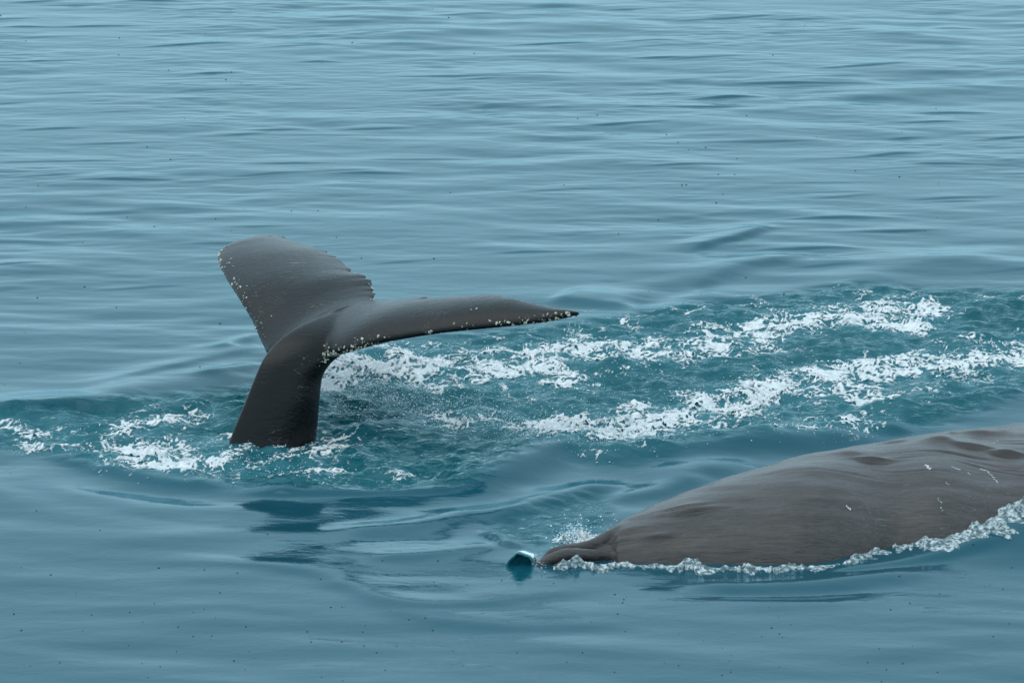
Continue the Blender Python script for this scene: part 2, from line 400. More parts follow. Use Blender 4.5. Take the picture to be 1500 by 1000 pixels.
# foam strokes: path in photo pixels, half width in pixels, strength
STROKES = [
    ([(478, 552), (530, 535), (580, 528), (640, 548)], 18, 0.95), ([(600, 512), (660, 522), (720, 520)], 13, 0.62),
    ([(690, 545), (740, 538), (800, 535), (835, 553)], 16, 0.85), ([(690, 560), (760, 566), (820, 552)], 9, 0.6),
    ([(790, 520), (850, 512), (930, 520), (1000, 512), (1060, 500), (1120, 492)], 15, 0.9), ([(1040, 495), (1100, 478), (1160, 468), (1220, 460), (1300, 446)], 11, 0.85),
    ([(1120, 492), (1200, 478), (1280, 470)], 8, 0.7), ([(1290, 452), (1350, 450), (1368, 462), (1335, 478), (1290, 475)], 12, 0.95),
    ([(900, 500), (1000, 498)], 10, 0.45), ([(1360, 450), (1440, 440), (1500, 432)], 6, 0.35), ([(1230, 430), (1300, 436)], 7, 0.3), ([(880, 470), (1000, 462), (1120, 450)], 14, 0.28),
    ([(640, 614), (720, 622), (790, 630)], 12, 0.75), ([(790, 630), (840, 634), (890, 634), (940, 622)], 19, 1.05), ([(900, 622), (980, 612), (1050, 606), (1100, 600)], 16, 0.85),
    ([(1040, 595), (1100, 578), (1150, 562), (1200, 566), (1260, 580)], 20, 0.82), ([(1180, 560), (1280, 540), (1360, 535), (1430, 524), (1560, 520)], 16, 0.95),
    ([(1270, 540), (1340, 520), (1400, 512)], 9, 0.6), ([(1380, 500), (1440, 497), (1520, 493)], 7, 0.5), ([(1300, 585), (1380, 572), (1450, 560)], 14, 0.36), ([(1080, 620), (1180, 612), (1300, 598)], 16, 0.42),
    ([(850, 668), (920, 662), (1000, 650)], 12, 0.40), ([(1130, 643), (1220, 634), (1280, 630)], 7, 0.62), ([(1450, 512), (1500, 528), (1540, 520)], 10, 0.8),
    ([(-20, 622), (40, 632), (100, 628)], 9, 0.75), ([(90, 640), (150, 630), (200, 620)], 9, 0.7), ([(200, 626), (250, 614), (285, 606)], 10, 0.78),
    ([(160, 664), (200, 672), (260, 682), (320, 676)], 13, 0.95), ([(195, 662), (220, 652), (260, 655)], 11, 0.75), ([(270, 660), (330, 640)], 10, 0.72), ([(40, 650), (110, 655)], 8, 0.6),
    ([(330, 660), (400, 656), (470, 650)], 7, 0.5), ([(350, 690), (430, 676), (480, 690)], 14, 0.58), ([(430, 640), (462, 636)], 8, 0.8), ([(470, 650), (520, 640)], 8, 0.5),
    ([(400, 700), (520, 695), (600, 700)], 12, 0.3), ([(825, 788), (845, 782), (862, 792)], 9, 0.95),
]

def stroke_mask(px, py):
    m = np.zeros(px.shape)
    for P, wd, s in STROKES:
        P = np.array(P, float)
        lo, hi = P.min(0) - 4 * wd, P.max(0) + 4 * wd
        k = (px > lo[0]) & (px < hi[0]) & (py > lo[1]) & (py < hi[1])
        if not k.any(): continue
        d, _, par = seg_dist(px[k] * 0.55, py[k], P * np.array([0.55, 1]))
        m[k] = np.maximum(m[k], s * np.exp(-0.7 * (d / (wd * 1.35)) ** 2))
    return m

aer = np.clip(gblur(stroke_mask(PX, PY), 0.05, 0.06), 0, 1) * 0.36
churn_attr = np.clip(churn + 0.55 * churn2, 0, 1)

# one sheet to the horizon: the fine grid plus widening rings of coarse cells
ext = np.array([0.15, 0.4, 1, 2.5, 6, 15, 40, 100, 300, 900, 3000])
xa = np.r_[xs[0] - ext[::-1], xs, xs[-1] + ext]
ya = np.r_[ys[0] - ext[::-1], ys, ys[-1] + ext]
ne = len(ext)
def pad(a): return np.pad(a, ne)
XA, YA = np.meshgrid(xa, ya)
V = np.stack([XA, YA, pad(h)], -1).reshape(-1, 3)
sea = mesh_obj('sea_water', V, grid_faces(len(ya), len(xa)), M_WATER, attrs={'churn': pad(churn_attr), 'aeration': pad(aer)})
tag(sea, 'calm teal sea water with wakes around the two whales', 'sea', 'structure')

def water_z(x, y):
    u = (np.asarray(x) - xs[0]) / 0.035; v = (np.asarray(y) - ys[0]) / 0.0225
    i = np.clip(np.floor(u).astype(int), 0, len(xs) - 2); j = np.clip(np.floor(v).astype(int), 0, len(ys) - 2)
    fu = np.clip(u - i, 0, 1); fv = np.clip(v - j, 0, 1)
    return (h[j, i] * (1 - fu) + h[j, i + 1] * fu) * (1 - fv) + (h[j + 1, i] * (1 - fu) + h[j + 1, i + 1] * fu) * fv

# ------------------------------------------------------------------ lofts and remeshing
def loft(rings):                                 # list of (k,3) closed rings -> V, F with fan-free end caps
    R_ = np.array(rings); n, k, _ = R_.shape
    V = list(R_.reshape(-1, 3)); F = []
    for i in range(n - 1):
        for j in range(k):
            a, b = i * k + j, i * k + (j + 1) % k
            F.append((a, b, b + k, a + k))
    for i in (0, n - 1):
        c = len(V); V.append(R_[i].mean(0))
        for j in range(k):
            a, b = i * k + j, i * k + (j + 1) % k
            F.append((c, b, a, a) if i == 0 else (c, a, b, b))
    return np.array(V), F

def join(parts):
    V, F, o = [], [], 0
    for v, f in parts:
        V.append(v); F += [tuple(i + o for i in q) for q in f]; o += len(v)
    return np.vstack(V), F

def remesh(parts, voxel):
    V, F = join(parts)
    me = bpy.data.meshes.new('tmp'); me.from_pydata([tuple(v) for v in V], [], [tuple(dict.fromkeys(q)) for q in F]); me.update()
    ob = bpy.data.objects.new('tmp', me); col.objects.link(ob)
    md = ob.modifiers.new('r', 'REMESH'); md.mode = 'VOXEL'; md.voxel_size = voxel
    dg = bpy.context.evaluated_depsgraph_get(); ev = ob.evaluated_get(dg); m2 = ev.to_mesh()
    n = len(m2.vertices); co = np.empty(n * 3); m2.vertices.foreach_get('co', co); co = co.reshape(-1, 3)
    e = np.empty(len(m2.edges) * 2, dtype=np.int32); m2.edges.foreach_get('vertices', e); e = e.reshape(-1, 2)
    lp = np.empty(len(m2.loops), dtype=np.int32); m2.loops.foreach_get('vertex_index', lp)
    Fq = lp.reshape(-1, 4)
    ev.to_mesh_clear(); bpy.data.objects.remove(ob); bpy.data.meshes.remove(me)
    return co, e, Fq

def laplace(co, e, wt, it):
    deg = np.bincount(e.ravel(), minlength=len(co))[:, None].astype(float)
    for _ in range(it):
        s = np.zeros_like(co)
        for k in range(3):
            s[:, k] = np.bincount(e[:, 0], co[e[:, 1], k], len(co)) + np.bincount(e[:, 1], co[e[:, 0], k], len(co))
        co = co + (s / deg - co) * wt[:, None] * 0.6
    return co

def normals(co, F):
    n = np.cross(co[F[:, 2]] - co[F[:, 0]], co[F[:, 3]] - co[F[:, 1]])
    vn = np.zeros_like(co)
    for k in range(4):
        for c in range(3): vn[:, c] += np.bincount(F[:, k], n[:, c], len(co))
    return vn / (np.linalg.norm(vn, axis=1, keepdims=True) + 1e-12)

def lumps(name, C, Nn, R_, mat, parent=None, flat=0.5, seed=0, ring=6):
    """many small low domes joined into one mesh"""
    r = np.random.default_rng(seed); V, F = [], []
    for c, n, rad in zip(C, Nn, R_):
        t = np.cross(n, (0.3, 0.2, 0.9)); t /= np.linalg.norm(t) + 1e-9; b = np.cross(n, t)
        o = len(V); ph = r.uniform(0, 6.28); el = r.uniform(0.6, 1.5)
        for q, (rr, zz) in enumerate(((1.0, -0.25), (0.75, 0.65))):
            for k in range(ring):
                a = ph + 2 * math.pi * k / ring; j = r.uniform(0.8, 1.2)
                V.append(c + rad * (rr * j * (math.cos(a) * t * el + math.sin(a) * b / el) + zz * flat * n))
        V.append(c + n * rad * flat * 0.9)
        for k in range(ring):
            k2 = (k + 1) % ring
            F.append((o + k, o + k2, o + ring + k2, o + ring + k))
            F.append((o + ring + k, o + ring + k2, o + 2 * ring, o + 2 * ring))
    me = bpy.data.meshes.new(name); me.from_pydata([tuple(v) for v in V], [], [tuple(dict.fromkeys(q)) for q in F]); me.update()
    me.polygons.foreach_set('use_smooth', np.ones(len(me.polygons), bool))
    me.materials.append(mat)
    ob = bpy.data.objects.new(name, me); col.objects.link(ob)
    if parent: ob.parent = parent
    return ob

# ------------------------------------------------------------------ diving whale: tail stock and flukes
YN = 29.9                                        # distance of the notch between the flukes
TH = 0.573
AX = np.array([math.cos(TH), math.sin(TH), 0.22]); AX /= np.linalg.norm(AX)
LATERAL = np.array([math.sin(TH), -math.cos(TH), 0.0])

def curve(rows, n):                              # rows (span, px, py, dY) -> 3-D points at n spans
    rows = sorted(rows); s = np.array([r[0] for r in rows])
    P = np.array([at_y(px, py, YN + dy) for _, px, py, dy in rows])
    # smooth interpolation by a parameter (monotone cubic would need scipy): dense catmull over span
    Q = catmull(np.c_[s, P], 12); o = np.argsort(Q[:, 0], kind='stable'); Q = Q[o]
    return lambda u: np.stack([np.interp(u, Q[:, 0], Q[:, k]) for k in (1, 2, 3)], 1)

right_le = [(0.0, 452, 512, -0.42), (0.2, 472, 520, -0.66), (0.5, 506, 514, -0.85), (0.8, 560, 500, -0.98), (1.15, 640, 487, -1.17), (1.5, 720, 479, -1.32), (1.8, 790, 471, -1.43), (1.92, 828, 464, -1.45), (1.98, 848, 459, -1.45)]
right_te = [(0.0, 552, 441, 0.0), (0.3, 590, 438, -0.22), (0.6, 632, 435, -0.47), (0.9, 670, 433.5, -0.65), (1.15, 705, 433, -0.82), (1.4, 750, 435, -1.02), (1.6, 778, 442, -1.15), (1.8, 815, 452, -1.33), (1.92, 838, 456, -1.42), (1.98, 850, 458, -1.45)]
left_le = [(0.0, 445, 505, -0.42), (0.2, 398, 520, -0.30), (0.35, 385, 505, -0.14), (0.6, 368, 468, 0.15), (0.85, 349, 436, 0.42), (1.15, 330, 406, 0.78), (1.4, 320.5, 386, 1.05), (1.55, 319.5, 373, 1.25), (1.68, 330, 362, 1.40), (1.8, 352, 354, 1.55), (1.9, 380, 348, 1.72), (1.98, 415, 346.5, 1.85)]
left_te = [(0.0, 552, 441, 0.0), (0.2, 555, 436, 0.15), (0.4, 548, 421, 0.36), (0.6, 535, 404, 0.56), (0.8, 518, 395, 0.76), (1.05, 498, 381, 1.0), (1.25, 482, 370, 1.2), (1.45, 468, 364, 1.39), (1.7, 441, 358, 1.6), (1.9, 424, 355, 1.78), (1.98, 418, 351, 1.85)]

def fluke(le_rows, te_rows, up, seed):
    n = 150
    u = np.r_[np.linspace(0, 1.7, 150), np.linspace(1.705, 1.975, 40)]
    A = curve(le_rows, n)(u); B = curve(te_rows, n)(u)
    r = np.random.default_rng(seed)
    # ragged trailing edge: nicks of 1 to 4 cm
    nick = 0.006 * r.standard_normal(len(u))
    for _ in range(26):
        nick -= r.uniform(0.008, 0.05) * r.random() ** 0.7 * np.exp(-0.5 * ((u - r.uniform(0.15, 1.9)) / r.uniform(0.012, 0.035)) ** 2)
    nick = (nick + 0.012 * np.sin(u * 9 + r.uniform(0, 6))) * smooth01((u - 0.1) / 0.15) * smooth01((1.97 - u) / 0.15)
    ch = B - A; cl = np.linalg.norm(ch, axis=1, keepdims=True)
    rings = []
    K = 18
    c = 0.5 * (1 - np.cos(np.linspace(0, math.pi, K)))
    for i in range(len(u)):
        ch = B[i] - A[i]; L = np.linalg.norm(ch); d = ch / L
        nr = up - d * (up @ d); nr /= np.linalg.norm(nr)
        t = np.interp(u[i], [0, 0.4, 1.0, 1.6, 1.9, 1.98], [0.155, 0.125, 0.085, 0.058, 0.040, 0.020])
        prof = t * 1.15 * np.sqrt(c) * (1 - c) ** 0.85 * 1.9 * 0.55 + 0.006 * (c > 0)
        camber = 0.055 * L * 4 * c * (1 - c)
        top = [A[i] + d * (L * q + nick[i] * q ** 10) + nr * (p + m) for q, p, m in zip(c, prof, camber)]
        bot = [A[i] + d * (L * q + nick[i] * q ** 10) + nr * (-p + m) for q, p, m in zip(c[1:-1], prof[1:-1], camber[1:-1])]
        rings.append(top + bot[::-1])
    return loft(rings), A

UPF = np.array([-0.13, -0.10, 0.98])
(fr, LE_R) = fluke(right_le, right_te, np.array([-0.22, 0.0, 0.97]), 21)
(fl, LE_L) = fluke(left_le, left_te, np.array([-0.13, -0.13, 0.98]), 22)

stock_rows = [  # dorsal px, dY, ventral px, dY, half width
    ((268, 800), -1.15, (446, 790), -0.62, 0.36), ((300, 730), -1.0, (455, 715), -0.62, 0.29), ((333, 655), -0.90, (461, 642), -0.62, 0.215), ((346, 622), -0.87, (464, 610), -0.62, 0.195), ((360, 588), -0.84, (467, 578), -0.62, 0.175),
    ((373, 555), -0.80, (471, 550), -0.60, 0.16), ((386, 526), -0.75, (483, 531), -0.58, 0.15), ((404, 503), -0.67, (500, 517), -0.52, 0.15), ((424, 486), -0.57, (515, 503), -0.44, 0.15), ((448, 472), -0.45, (528, 489), -0.34, 0.14),
    ((476, 461), -0.32, (538, 475), -0.22, 0.11), ((508, 451.5), -0.17, (546, 461), -0.12, 0.075), ((536, 445), -0.05, (551, 449), -0.04, 0.04)]
Dp = catmull([at_y(*a, YN + da) for a, da, b, db, wd in stock_rows], 6)
Vp = catmull([at_y(*b, YN + db) for a, da, b, db, wd in stock_rows], 6)
Wd = catmull([[wd] for *_, wd in stock_rows], 6)[:, 0]
rings = []
for d, v, b in zip(Dp, Vp, Wd):
    c = (d + v) / 2; ax = (d - v) / 2
    ring = []
    for k in range(36):
        a = 2 * math.pi * k / 36
        ca, sa = math.cos(a), math.sin(a)
        # keeled above and below: a superellipse leaning to a diamond
        ring.append(c + ax * math.copysign(abs(ca) ** 1.0, ca) + LATERAL * b * math.copysign(abs(sa) ** (1.55 if ca > 0 else 1.15), sa))
    rings.append(np.array(ring))
co, ed, Fq = remesh([fr, fl, loft(rings)], 0.0095)
# soften the join of stock and flukes, keep the trailing edges crisp
J = at_y(470, 500, YN - 0.45)
ctr = catmull([at_y(*p, YN + d) for p, d in (((440, 520), -0.6), ((470, 490), -0.45), ((510, 465), -0.25), ((548, 444), -0.02))], 6)
dj = np.min(np.linalg.norm(co[:, None] - ctr[None], axis=2), axis=1)
wj = np.exp(-0.5 * (dj / 0.15) ** 2)
co = laplace(co, ed, wj, 26)
co = laplace(co, ed, np.full(len(co), 0.55), 4)
whale = bpy.data.objects.new('diving_whale', None); col.objects.link(whale)
base = ground(400, 645); whale.location = base
tag(whale, 'black humpback whale diving with its tail flukes raised out of the water', 'whale', group='humpback whales at the surface')
body = mesh_obj('tail', co - base, Fq, M_TAIL, whale)

# barnacles and pale scars along the leading edges and the notch
vn = normals(co, Fq)
def near_curve(Cv, rad, count, seed, wfun):
    r = np.random.default_rng(seed)
    Cd = catmull(Cv[::4], 3)
    d = np.min(np.linalg.norm(co[:, None] - Cd[None], axis=2), axis=1)
    p = np.exp(-0.5 * (d / rad) ** 2) * wfun(co)
    p /= p.sum()
    return r.choice(len(co), count, replace=False, p=p)
tip_r, tip_l = LE_R[-1], LE_L[-1]
cl = lambda c0, s: (lambda P: 0.05 + sum(np.exp(-0.5 * (np.linalg.norm(P - q, axis=1) / s) ** 2) for q in c0))
clumps_r = [tip_r, at_y(760, 468, YN - 1.38), at_y(800, 468, YN - 1.43), at_y(490, 520, YN - 0.8), at_y(470, 535, YN - 0.7), at_y(530, 510, YN - 0.9)]
clumps_l = [at_y(335, 385, YN + 1.0), at_y(340, 420, YN + 0.6), at_y(350, 440, YN + 0.4), at_y(372, 475, YN + 0.1), at_y(325, 375, YN + 1.2), tip_l]
ids = np.r_[near_curve(LE_R, 0.035, 260, 5, cl(clumps_r, 0.09)), near_curve(LE_L, 0.05, 170, 6, cl(clumps_l, 0.10))]
rb = np.random.default_rng(8)
bo = lumps('barnacles', co[ids] - base, vn[ids], 0.003 + 0.010 * rb.random(len(ids)) ** 2.2, M_BARN, whale, 0.6, 9)
tag(bo, kind='stuff')
# white nicks where the trailing edge is worn
tx_, ty_ = project(co)
face = vn @ np.array([0, -0.96, 0.27]) > 0.0
sc_pts = [(507, 389), (509, 390), (521, 397), (523, 398), (541, 416), (543, 418), (546, 422), (543, 438), (547, 437), (690, 453), (698, 452), (333, 386), (336, 385), (341, 390), (362, 418), (352, 420)]
sid = [int(np.argmin(np.where(face, np.hypot(tx_ - a, ty_ - b), 1e9))) for a, b in sc_pts]
sco = lumps('scars', co[sid] - base, vn[sid], rb.uniform(0.005, 0.011, len(sid)), plain_material('worn_skin', (0.50, 0.50, 0.50), 0.5, 0.3), whale, 0.25, 12)
tag(sco, kind='stuff')

# ------------------------------------------------------------------ second whale: the back
top_px = catmull([(740, 855), (770, 842), (788, 834), (805, 825), (830, 816), (868, 798), (905, 767), (950, 743), (1000, 723), (1050, 706), (1100, 691), (1150, 676), (1200, 664), (1260, 655), (1310, 646), (1360, 638), (1420, 632), (1500, 622), (1600, 612), (1720, 612), (1850, 632), (2000, 670), (2150, 720)], 4)
wl_px = np.array([(740, 852), (780, 836), (830, 830), (900, 823), (1000, 825), (1080, 827), (1150, 827), (1200, 826), (1240, 821), (1268, 806), (1300, 793), (1340, 788), (1380, 783), (1430, 766), (1460, 746), (1500, 720), (1560, 706), (1650, 712), (1800, 735), (2000, 760), (2150, 775)], float)
wl_z = lambda px: np.interp(px, [1230, 1300, 1500, 1600, 1900], [0.0, 0.05, 0.20, 0.20, 0.0])
ry_f = lambda px: np.interp(px, [740, 790, 830, 870, 905, 950, 1000, 1100, 1240, 1500, 1800, 2000, 2150], [0.04, 0.07, 0.13, 0.22, 0.34, 0.50, 0.64, 0.84, 1.0, 1.1, 1.0, 0.7, 0.3])
prm = []
for px, ty in top_px:
    py = np.interp(px, wl_px[:, 0], wl_px[:, 1]); zw = float(wl_z(px)); ry = float(ry_f(px))
    drop = np.interp(px, [740, 850, 1000, 2000], [0.03, 0.06, 0.15, 0.15])
    if px < 900: zw -= 0.02
    zc = zw - drop
    g = ground(px, py, zw); rz = ry * 0.8
    for _ in range(12):
        q = min(0.9, drop / rz); yc = g[1] + ry * math.sqrt(1 - q * q)
        d = ray(px, ty); nrm = np.array([-d[2], d[1]]); nrm /= np.linalg.norm(nrm)
        kk = nrm @ np.array([0, CAM_H]) - nrm @ np.array([yc, zc])
        rz = math.sqrt(max(1e-4, kk * kk - (nrm[0] * ry) ** 2)) / nrm[1] if kk > 0 else 0.02
        rz = max(rz, 0.02)
    xq = at_y(px, (ty + py) / 2, yc - 0.5 * ry)[0]
    prm.append((xq, yc, zc, ry, rz))
prm = np.array(prm)
for k in range(1, 5):                             # fair the run of sections
    kern = np.array([1, 4, 6, 4, 1]) / 16.0
    pp = np.pad(prm[:, k], 2, mode='reflect', reflect_type='odd')
    for _ in range(4):
        sm = np.convolve(pp, kern, 'same'); sm[:2] = pp[:2]; sm[-2:] = pp[-2:]; pp = sm
    wgt = smooth01((prm[:, 0] - 0.9) / 0.8); prm[:, k] += (pp[2:-2] - prm[:, k]) * wgt
rings = []
for xq, yc, zc, ry, rz in prm:
    ring = []
    for k in range(64):
        a = 2 * math.pi * k / 64
        zz = math.sin(a); rr = rz if zz > 0 else max(rz * 1.2, 0.9 * ry)
        ring.append((xq, yc + ry * math.cos(a), zc + rr * zz))
    rings.append(np.array(ring))
rings = [r for i, r in enumerate(rings)]
def tube(P, R_, k=14):
    P = np.asarray(P, float); out = []
    for i in range(len(P)):
        t = P[min(i + 1, len(P) - 1)] - P[max(i - 1, 0)]; t /= np.linalg.norm(t)
        a = np.cross(t, (0, 0, 1.0)); a /= np.linalg.norm(a); b = np.cross(a, t)
        out.append(np.array([P[i] + R_[i] * (math.cos(2 * math.pi * j / k) * a + math.sin(2 * math.pi * j / k) * b) for j in range(k)]))
    return loft(out)
lip1 = catmull([at_y(px, py, yy) for px, py, yy in ((776, 838, 26.0), (790, 828, 26.02), (806, 818, 26.04), (826, 812, 26.06), (850, 812, 26.10), (885, 814, 26.16), (930, 818, 26.24))], 4)
lip2 = catmull([at_y(px, py, yy) for px, py, yy in ((792, 822, 26.14), (806, 810, 26.18), (822, 805, 26.2), (845, 803, 26.22), (868, 797, 26.26), (895, 784, 26.34), (930, 770, 26.5))], 4)
co2, ed2, Fq2 = remesh([loft(rings), tube(lip1, np.interp(np.linspace(0, 1, len(lip1)), [0, 0.2, 0.5, 1], [0.018, 0.036, 0.040, 0.03])), tube(lip2, np.interp(np.linspace(0, 1, len(lip2)), [0, 0.2, 0.6, 1], [0.018, 0.03, 0.04, 0.05]))], 0.012)
co2 = laplace(co2, ed2, np.where(co2[:, 0] < 1.0, 0.5, 0.7), 4)
vn2 = normals(co2, Fq2)
vis = (vn2 @ np.array([0, -0.96, 0.27]) > -0.05) & (co2[:, 2] > -0.1)
VX, VY = project(co2)

def pick(px, py):
    d = np.where(vis, np.hypot(VX - px, VY - py), 1e9); return int(np.argmin(d))

def bump(px, py, hgt, along, across, ang=0.0, drop=0.0):
    """a swelling on the skin at one place, longer along the body; `drop` sinks a hollow beneath it"""
    global co2
    i = pick(px, py); c = co2[i]; n = vn2[i]
    e1 = np.array([math.cos(ang), 0, math.sin(ang)]); e1 -= n * (e1 @ n); e1 /= np.linalg.norm(e1); e2 = np.cross(n, e1)
    if e2[2] < 0: e2 = -e2
    q = co2 - c
    a, b, z = q @ e1, q @ e2, q @ n
    bend = b                                       # steeper below than above
    sg = np.where(bend > 0, across * 1.6, max(0.012, across * 0.55)) if hgt > 0 else across
    g = np.exp(-0.5 * ((a / along) ** 2 + (bend / sg) ** 2 + (z / (along * 1.2)) ** 2))
    co2 = co2 + vn2 * (hgt * g)[:, None]
    if drop:
        g = np.exp(-0.5 * ((a / along) ** 2 + ((b + across * 1.6) / across) ** 2 + (z / (along * 1.2)) ** 2))
        co2 = co2 - vn2 * (drop * g)[:, None]

for b in [(1017, 748, 0.030, 0.12, 0.022, 0.1, 0.022), (1005, 742, 0.018, 0.10, 0.02, 0.12, 0.01), (964, 786, 0.030, 0.085, 0.02, 0.12, 0.022), (905, 792, 0.02, 0.08, 0.025, 0.2, 0.015), (920, 775, 0.015, 0.1, 0.03, 0.3, 0.01),
          (1280, 674, 0.045, 0.09, 0.035, 0.0, 0.022), (1247, 664, 0.025, 0.08, 0.03, 0.0, 0.01), (1378, 645, 0.050, 0.08, 0.04, 0.0, 0.025), (1425, 655, 0.04, 0.10, 0.03, -0.1, 0.02), (1474, 665, 0.045, 0.08, 0.03, -0.2, 0.025),
          (1437, 634, 0.035, 0.09, 0.03, 0.0, 0.015), (1312, 648, 0.02, 0.08, 0.02, 0.1, 0.01), (1465, 633, 0.03, 0.05, 0.03, -0.6, 0.015), (1405, 665, -0.012, 0.18, 0.015, -0.3, 0), (1440, 680, -0.010, 0.16, 0.012, -0.35, 0),
          (1480, 645, -0.012, 0.14, 0.015, -0.5, 0), (1300, 672, -0.008, 0.2, 0.012, -0.05, 0), (1500, 650, -0.012, 0.15, 0.015, -0.6, 0), (1392, 662, -0.010, 0.22, 0.012, -0.42, 0), (1425, 640, -0.010, 0.14, 0.012, -0.5, 0), (1455, 690, -0.009, 0.2, 0.012, -0.55, 0), (1340, 690, -0.006, 0.25, 0.012, -0.2, 0), (1230, 690, -0.006, 0.3, 0.014, -0.15, 0), (1485, 690, -0.009, 0.18, 0.012, -0.6, 0), (985, 770, -0.006, 0.12, 0.012, -0.5, 0), (1445, 627, 0.02, 0.04, 0.02, -0.8, 0.01), (1395, 634, 0.015, 0.03, 0.02, -0.7, 0.01)]:
    b = (b[0], b[1], b[2] * 0.7, b[3] * 0.95, b[4] * 0.7, b[5], b[6] * 0.5)
    bump(*b)
# gentle unevenness and fine folds of the back
co2 = co2 + vn2 * (0.003 * f_mid(co2[:, 0] * 0.5 + 3, (co2[:, 1] + co2[:, 2]) * 1.4) + 0.0014 * f_rip(co2[:, 0] * 0.35, (co2[:, 1] + 1.3 * co2[:, 2])))[:, None]
vn2 = normals(co2, Fq2)
whale2 = bpy.data.objects.new('surfacing_whale', None); col.objects.link(whale2)
base2 = ground(1240, 826); base2 = base2 + np.array([0, 0.9, 0]); whale2.location = base2
tag(whale2, 'grey humpback whale showing its broad lumpy wet back above the water', 'whale', group='humpback whales at the surface')
body2 = mesh_obj('back', co2 - base2, Fq2, M_BACK, whale2)
# pale scars on the flank
VX, VY = project(co2); vis = (vn2 @ np.array([0, -0.96, 0.27]) > 0.05) & (co2[:, 2] > -0.1)
scp = []
for path, n_, rr in (([(1357, 681), (1362, 686)], 6, 0.010), ([(1396, 683), (1406, 688)], 5, 0.006), ([(1418, 692), (1421, 694)], 3, 0.005), ([(1437, 687), (1446, 690), (1454, 698), (1462, 707)], 16, 0.006),
                     ([(1240, 741), (1246, 746)], 5, 0.006), ([(1374, 730), (1379, 736)], 4, 0.004), ([(1378, 742), (1380, 746)], 3, 0.004), ([(1387, 707), (1388, 708)], 2, 0.005), ([(1457, 648), (1462, 645)], 3, 0.006)):
    P = catmull(path, 12) if len(path) > 1 else np.array(path)
    for q in np.linspace(0, len(P) - 1, n_): scp.append((*P[int(q)], rr))
ii = [pick(a, b) for a, b, _ in scp]
so_ = lumps('scars', co2[ii] - base2, vn2[ii], [c for *_, c in scp], plain_material('scar_skin', (0.55, 0.57, 0.58), 0.5, 0.2), whale2, 0.25, 4)
tag(so_, kind='stuff')

# ------------------------------------------------------------------ foam on the wakes: real lacework lying on the water
fx = np.arange(-5.6, 4.9, 0.0085); fy = np.arange(26.3, 34.6, 0.017)
FX, FY = np.meshgrid(fx, fy)
px, py = project(np.stack([FX, FY, np.zeros_like(FX)], -1))
mask = stroke_mask(px, py)
w1 = Field(0.25, 0.8, 31, slope=1.2); w2 = Field(0.25, 0.8, 32, slope=1.2)
c1 = Field(0.18, 0.5, 33, slope=0.6); c2 = Field(0.08, 0.22, 34, size=12.8, slope=0.6); c3 = Field(0.03, 0.08, 35, size=8.0, slope=0.3)
wx = FX * 0.75 + 0.09 * w1(FX, FY); wy = FY * 1.15 + 0.09 * w2(FX, FY)
lace = 1 - np.minimum(np.abs(c1(wx, wy)) * 0.9, 1.6) * 0.75
lace2 = 1 - np.minimum(np.abs(c2(wx + 3, wy)) * 0.9, 1.6) * 0.75
val = 0.45 * lace + 0.72 * lace2 + 0.11 * c3(FX, FY) + 0.16 * w1(FX + 5, FY)
val = val + 1.05 * (mask - 0.62)
thr = 0.66
exc = np.where(mask > 0.08, val - thr, -1)
lump = 0.006 * smooth01(exc / 0.5) + 0.005 * np.clip(c3(FX + 2, FY), -1, 2) * smooth01(exc / 0.4)
crest = np.exp(-0.5 * (((px - 860) / 70) ** 2 + ((py - 628) / 14) ** 2)) + 0.8 * np.exp(-0.5 * (((px - 560) / 60) ** 2 + ((py - 538) / 12) ** 2)) + 0.5 * np.exp(-0.5 * (((px - 1100) / 80) ** 2 + ((py - 590) / 20) ** 2)) + 0.5 * np.exp(-0.5 * (((px - 215) / 40) ** 2 + ((py - 668) / 8) ** 2)) + 3.0 * np.exp(-0.5 * (((px - 842) / 14) ** 2 + ((py - 790) / 6) ** 2))
lump = lump + crest * np.clip(0.016 + 0.013 * c2(FX, FY) + 0.009 * c3(FX, FY + 1), -0.01, 0.06) * smooth01((exc + 0.05) / 0.35)
FZ = water_z(FX, FY) + np.where(exc > 0, 0.0025 + lump, 0.0025)
keep = exc > -0.34
kf = keep[:-1, :-1] & keep[1:, :-1] & keep[:-1, 1:] & keep[1:, 1:]
kf &= (np.maximum.reduce([exc[:-1, :-1], exc[1:, :-1], exc[:-1, 1:], exc[1:, 1:]]) > -0.30)
GF = grid_faces(len(fy), len(fx))[kf.ravel()]
used = np.unique(GF); remap = np.zeros(FX.size, np.int64); remap[used] = np.arange(len(used))
Vf = np.stack([FX, FY, FZ], -1).reshape(-1, 3)[used]
dens = np.clip((exc + 0.28) / 0.85, 0, 1).ravel()[used]
# split the lacework where it lies: the wake to the right of the tail and the patch to its left
GFr = remap[GF]
cxf = Vf[GFr].mean(1)
def sub(nm, sel, label):
    g = GFr[sel]; us = np.unique(g); rm = np.zeros(len(Vf), np.int64); rm[us] = np.arange(len(us))
    o = mesh_obj(nm, Vf[us], rm[g], M_FOAM, attrs={'foam_cover': dens[us]}); tag(o, label, 'foam', 'stuff')
left = cxf[:, 0] < -1.75
sub('wake_foam', ~left, 'white lacy foam streaks trailing across the water between the two whales')
sub('tail_foam', left, 'white foam patches on the water beside the base of the raised tail')

